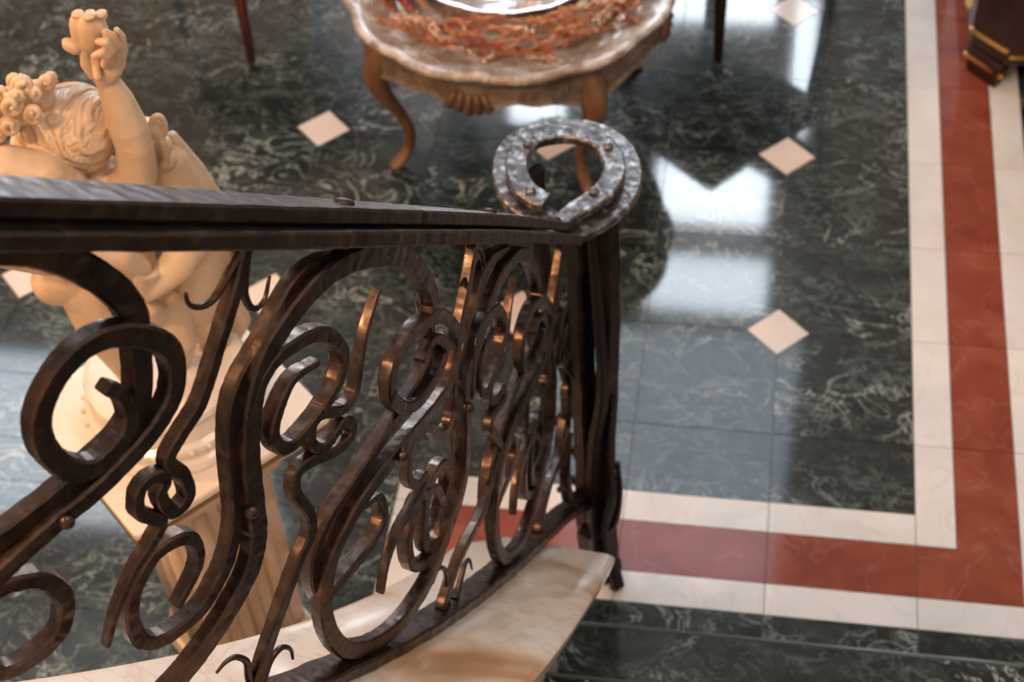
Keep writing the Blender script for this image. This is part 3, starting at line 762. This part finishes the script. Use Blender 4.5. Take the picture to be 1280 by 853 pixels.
m = MB(); m.loft(rings, closed=True); m.build('apron', M['table_apron'], tab, smooth=False)
m = MB()
for k in range(4):
    a0 = math.radians(-142+45+90*k); mm = MB()
    for j in range(5):
        a = a0+(j-2)*.045
        mm.tube([TC+Vector(((1.27)*math.cos(a), (1.27)*math.sin(a), 1.28)), TC+Vector((1.285*math.cos(a0+(j-2)*.065), 1.285*math.sin(a0+(j-2)*.065), 1.10+.02*abs(j-2)))], [.014, .036], 8)
    mm.build('shell_carving', M['table_leg'], tab, smooth=True)
for k in range(4):
    a = math.radians(-142+90*k); d = Vector((math.cos(a), math.sin(a), 0)); s_ = Vector((-d.y, d.x, 0))
    prof = [(1.10, 1.42, .13, .10), (1.19, 1.25, .13, .12), (1.27, 1.05, .105, .11), (1.25, .85, .085, .09), (1.14, .62, .062, .065), (1.05, .38, .048, .05), (1.05, .20, .045, .046), (1.12, .09, .055, .06), (1.19, .03, .062, .07), (1.20, 0.0, .05, .06)]
    c = crom([(p[0], p[1], 0) for p in prof], 4); ws = crom([(p[2], p[3], 0) for p in prof], 4); rings = []
    for q_, w_ in zip(c, ws):
        p = TC+d*q_[0]+Vector((0, 0, max(0, q_[1])))
        rings.append([p+d*math.cos(b)*w_[1]+s_*math.sin(b)*w_[0] for b in [2*math.pi*i/14 for i in range(14)]])
    m = MB(); m.loft(rings); m.build('leg', M['table_leg'], tab, smooth=True)

# silver bowl in the wreath
BC = Vector((-2.34, 2.46, 1.46))
bowl = thing('silver_bowl', BC, 'wide polished silver bowl gleaming white inside the berry wreath', 'bowl')
m = MB(); m.lathe([(.0, 0), (.50, 0), (.60, .03), (.74, .10), (.84, .165), (.865, .175), (.86, .185), (.80, .155), (.66, .085), (.50, .045), (.25, .025), (0, .02)], BC, 72, lambda a, r: 1+(.010*math.cos(18*a) if r > .7 else 0))
m.build('dish', M['silver'], bowl, smooth=True)
m = MB(); m.lathe([(0, .025), (.20, .025), (.21, .05), (.10, .08), (.08, .13), (.20, .19), (.27, .28), (.275, .29), (.25, .28), (.15, .2), (0, .16)], BC+Vector((.10, .22, 0)), 48); m.build('inner_cup', M['silver'], bowl, smooth=True)

# wreath of copper berry sprigs
wr = thing('berry_wreath', (TC.x, TC.y, 1.47), 'wreath of copper and red berry sprigs round the silver bowl', 'wreath')
m = MB()
for q_ in range(3):
    pts = []
    for k in range(61):
        a = 2*math.pi*k/60; r = 1.0+.06*math.sin(3*a+q_*2); pts.append(TC+Vector((r*math.cos(a), r*math.sin(a), 1.53+.03*math.sin(5*a+q_*2.1))))
    m.tube(pts, .016, 6)
m.build('twig_ring', M['stem'], wr, smooth=True)
for k in range(240):
    rg = random.Random(100+k); a = rg.uniform(0, 2*math.pi); r = rg.uniform(.92, 1.16); tang = a+math.pi/2*rg.choice((1, 1, 1, -1))+rg.uniform(-.6, 1.0)
    p = TC+Vector((r*math.cos(a), r*math.sin(a), rg.uniform(1.52, 1.76))); d = Vector((math.cos(tang), math.sin(tang), rg.uniform(-.15, .35))); ln = rg.uniform(.20, .40)
    side = Vector((-d.y, d.x, 0)); bend = rg.uniform(-.3, .3)
    pts = [p+d*ln*f+side*bend*ln*f*f+Vector((0, 0, -.12*f*f*ln)) for f in (0, .25, .5, .75, 1)]
    pts = [Vector((q_.x, q_.y, max(q_.z, 1.525))) for q_ in pts]
    for i, q_ in enumerate(pts):
        dd = Vector((q_.x-BC.x, q_.y-BC.y, 0))
        if dd.length < .91: pts[i] = Vector((BC.x, BC.y, 0))+dd.normalized()*.91+Vector((0, 0, q_.z))
        dd = Vector((q_.x-TC.x, q_.y-TC.y, 0))
        if dd.length > 1.22: pts[i] = Vector((TC.x, TC.y, 0))+dd.normalized()*1.22+Vector((0, 0, q_.z))
    m = MB(); m.tube(pts, [.010, .009, .008, .007, .005], 5)
    sp = m.build('sprig', M['stem'], wr)
    b = MB(); nb = int(ln/.012)
    for i in range(nb):
        f = i/nb*4; j = min(3, int(f)); q_ = pts[j].lerp(pts[j+1], f-j)
        b.ball(q_+Vector((rg.uniform(-1, 1), rg.uniform(-1, 1), rg.uniform(-.3, 1)))*.020, rg.uniform(.008, .0155), 6, 4)
    o = b.build('berries', M[rg.choice(('berry', 'berry', 'berry', 'berry', 'berry_pale', 'berry_pale', 'berry_red'))], sp, smooth=True); o['kind'] = 'stuff'

# ------------------------------------------------------------------ two chairs, mostly beyond the frame
def chair(foot, ang, mt, label):
    f = Vector((*foot, 0)); ch = thing('side_chair', f, label, 'chair', None)
    u = Vector((math.cos(ang), math.sin(ang), 0)); v = Vector((-u.y, u.x, 0)); s_ = 1.5
    for i, (a, b) in enumerate(((0, 0), (1, 0), (0, 1), (1, 1))):
        p = f+u*a*s_+v*b*s_; o_ = (u*(a-.5)+v*(b-.5))*.10
        m = MB(); m.tube([p+Vector((0, 0, 0)), p-o_*.4+Vector((0, 0, .7)), p-o_+Vector((0, 0, 1.45))], [.042, .058, .085], 10); m.build('leg', M[mt], ch, smooth=True)
    cs = [f-u*.05-v*.05, f+u*(s_+.05)-v*.05, f+(u+v)*(s_+.05), f-u*.05+v*(s_+.05)]
    m = MB(); m.prism([(p.x, p.y) for p in cs], 1.38, 1.52); m.build('seat_frame', M[mt], ch, bevel=.02)
    m = MB(); m.prism([(p.x, p.y) for p in cs], 1.52, 1.66, [(p.x*.9+.1*(f+(u+v)*.75).x, p.y*.9+.1*(f+(u+v)*.75).y) for p in cs]); m.build('cushion', M['seat'], ch, bevel=.03)
    for b in (0, 1):
        p = f+u*s_+v*b*s_; m = MB(); m.tube([p+Vector((0, 0, 1.5)), p+u*.12+Vector((0, 0, 2.4)), p+u*.25+Vector((0, 0, 3.2))], .06, 8); m.build('back_post', M[mt], ch, smooth=True)
    for z in (2.2, 3.0):
        p = f+u*(s_+.1+(z-2.2)*.14); m = MB(); m.tube([p+Vector((0, 0, z)), p+v*s_*.5+u*.08+Vector((0, 0, z)), p+v*s_+Vector((0, 0, z))], .07, 8); m.build('back_rail', M[mt], ch, smooth=True)
    return ch
chair((-4.864, 2.86), math.radians(45), 'red_wood', 'red mahogany chair beyond the statue, its front leg on the dark tiles')
chair((-.655, 3.22), math.radians(49), 'dark_wood', 'dark wooden chair to the right of the round table')

# ------------------------------------------------------------------ dark cabinet with brass bands
cab = thing('cabinet', (1.55, 3.0, 0), 'dark mahogany cabinet with brass-banded chamfered foot on the red border', 'cabinet')
X0, Y0, X1, Y1, CH = 1.50, 3.02, 4.5, 5.2, .27
body_poly = [(X0, Y0+CH), (X0+CH, Y0), (X1, Y0), (X1, Y1), (X0, Y1)]
m = MB(); m.prism(body_poly, .26, 3.0); m.build('body', M['dark_wood'], cab, bevel=.02)
foot = [(X0-.02, Y0+CH), (X0+CH-.02, Y0-.03), (X0+CH+.10, Y0+.12), (X0+.12, Y0+CH+.12)]
footb = [(x*.85+.15*(X0+.15), y*.85+.15*(Y0+.15)) for x, y in foot]
m = MB(); m.prism(footb, 0, .26, foot); m.build('foot', M['dark_wood'], cab, bevel=.015)
def band(z, h=.045, full=True, o=.02):
    p = [(X0-o, Y0+CH+.02), (X0-o, Y0+CH-.01), (X0+CH-.01, Y0-o), (X0+CH+.02, Y0-o), (X0+CH+.02, Y0+.03), (X0+.03, Y0+CH+.02)]
    m = MB(); m.prism(p, z, z+h); m.build('brass_band', M['brass'], cab, bevel=.006)
band(.13, o=.03); band(.40)
m = MB(); m.box(X0+CH+.04, X1-.2, Y0-.015, Y0+.02, .34, .375); m.build('brass_inlay', M['brass'], cab)
for (fx, fy) in ((X1-.3, Y0+.05), (X1-.3, Y1-.3), (X0+.05, Y1-.3)):
    m = MB(); m.prism([(fx, fy), (fx+.25, fy), (fx+.25, fy+.25), (fx, fy+.25)], 0, .26); m.build('foot', M['dark_wood'], cab)
m = MB(); m.tube([(X0-.05, Y0+CH+.02, .62), (X0-.06, Y0+CH+.02, .68), (X0-.06, Y0+CH+.02, 1.3)], [.02, .04, .04], 10); m.build('cream_moulding', M['cream'], cab, smooth=True)
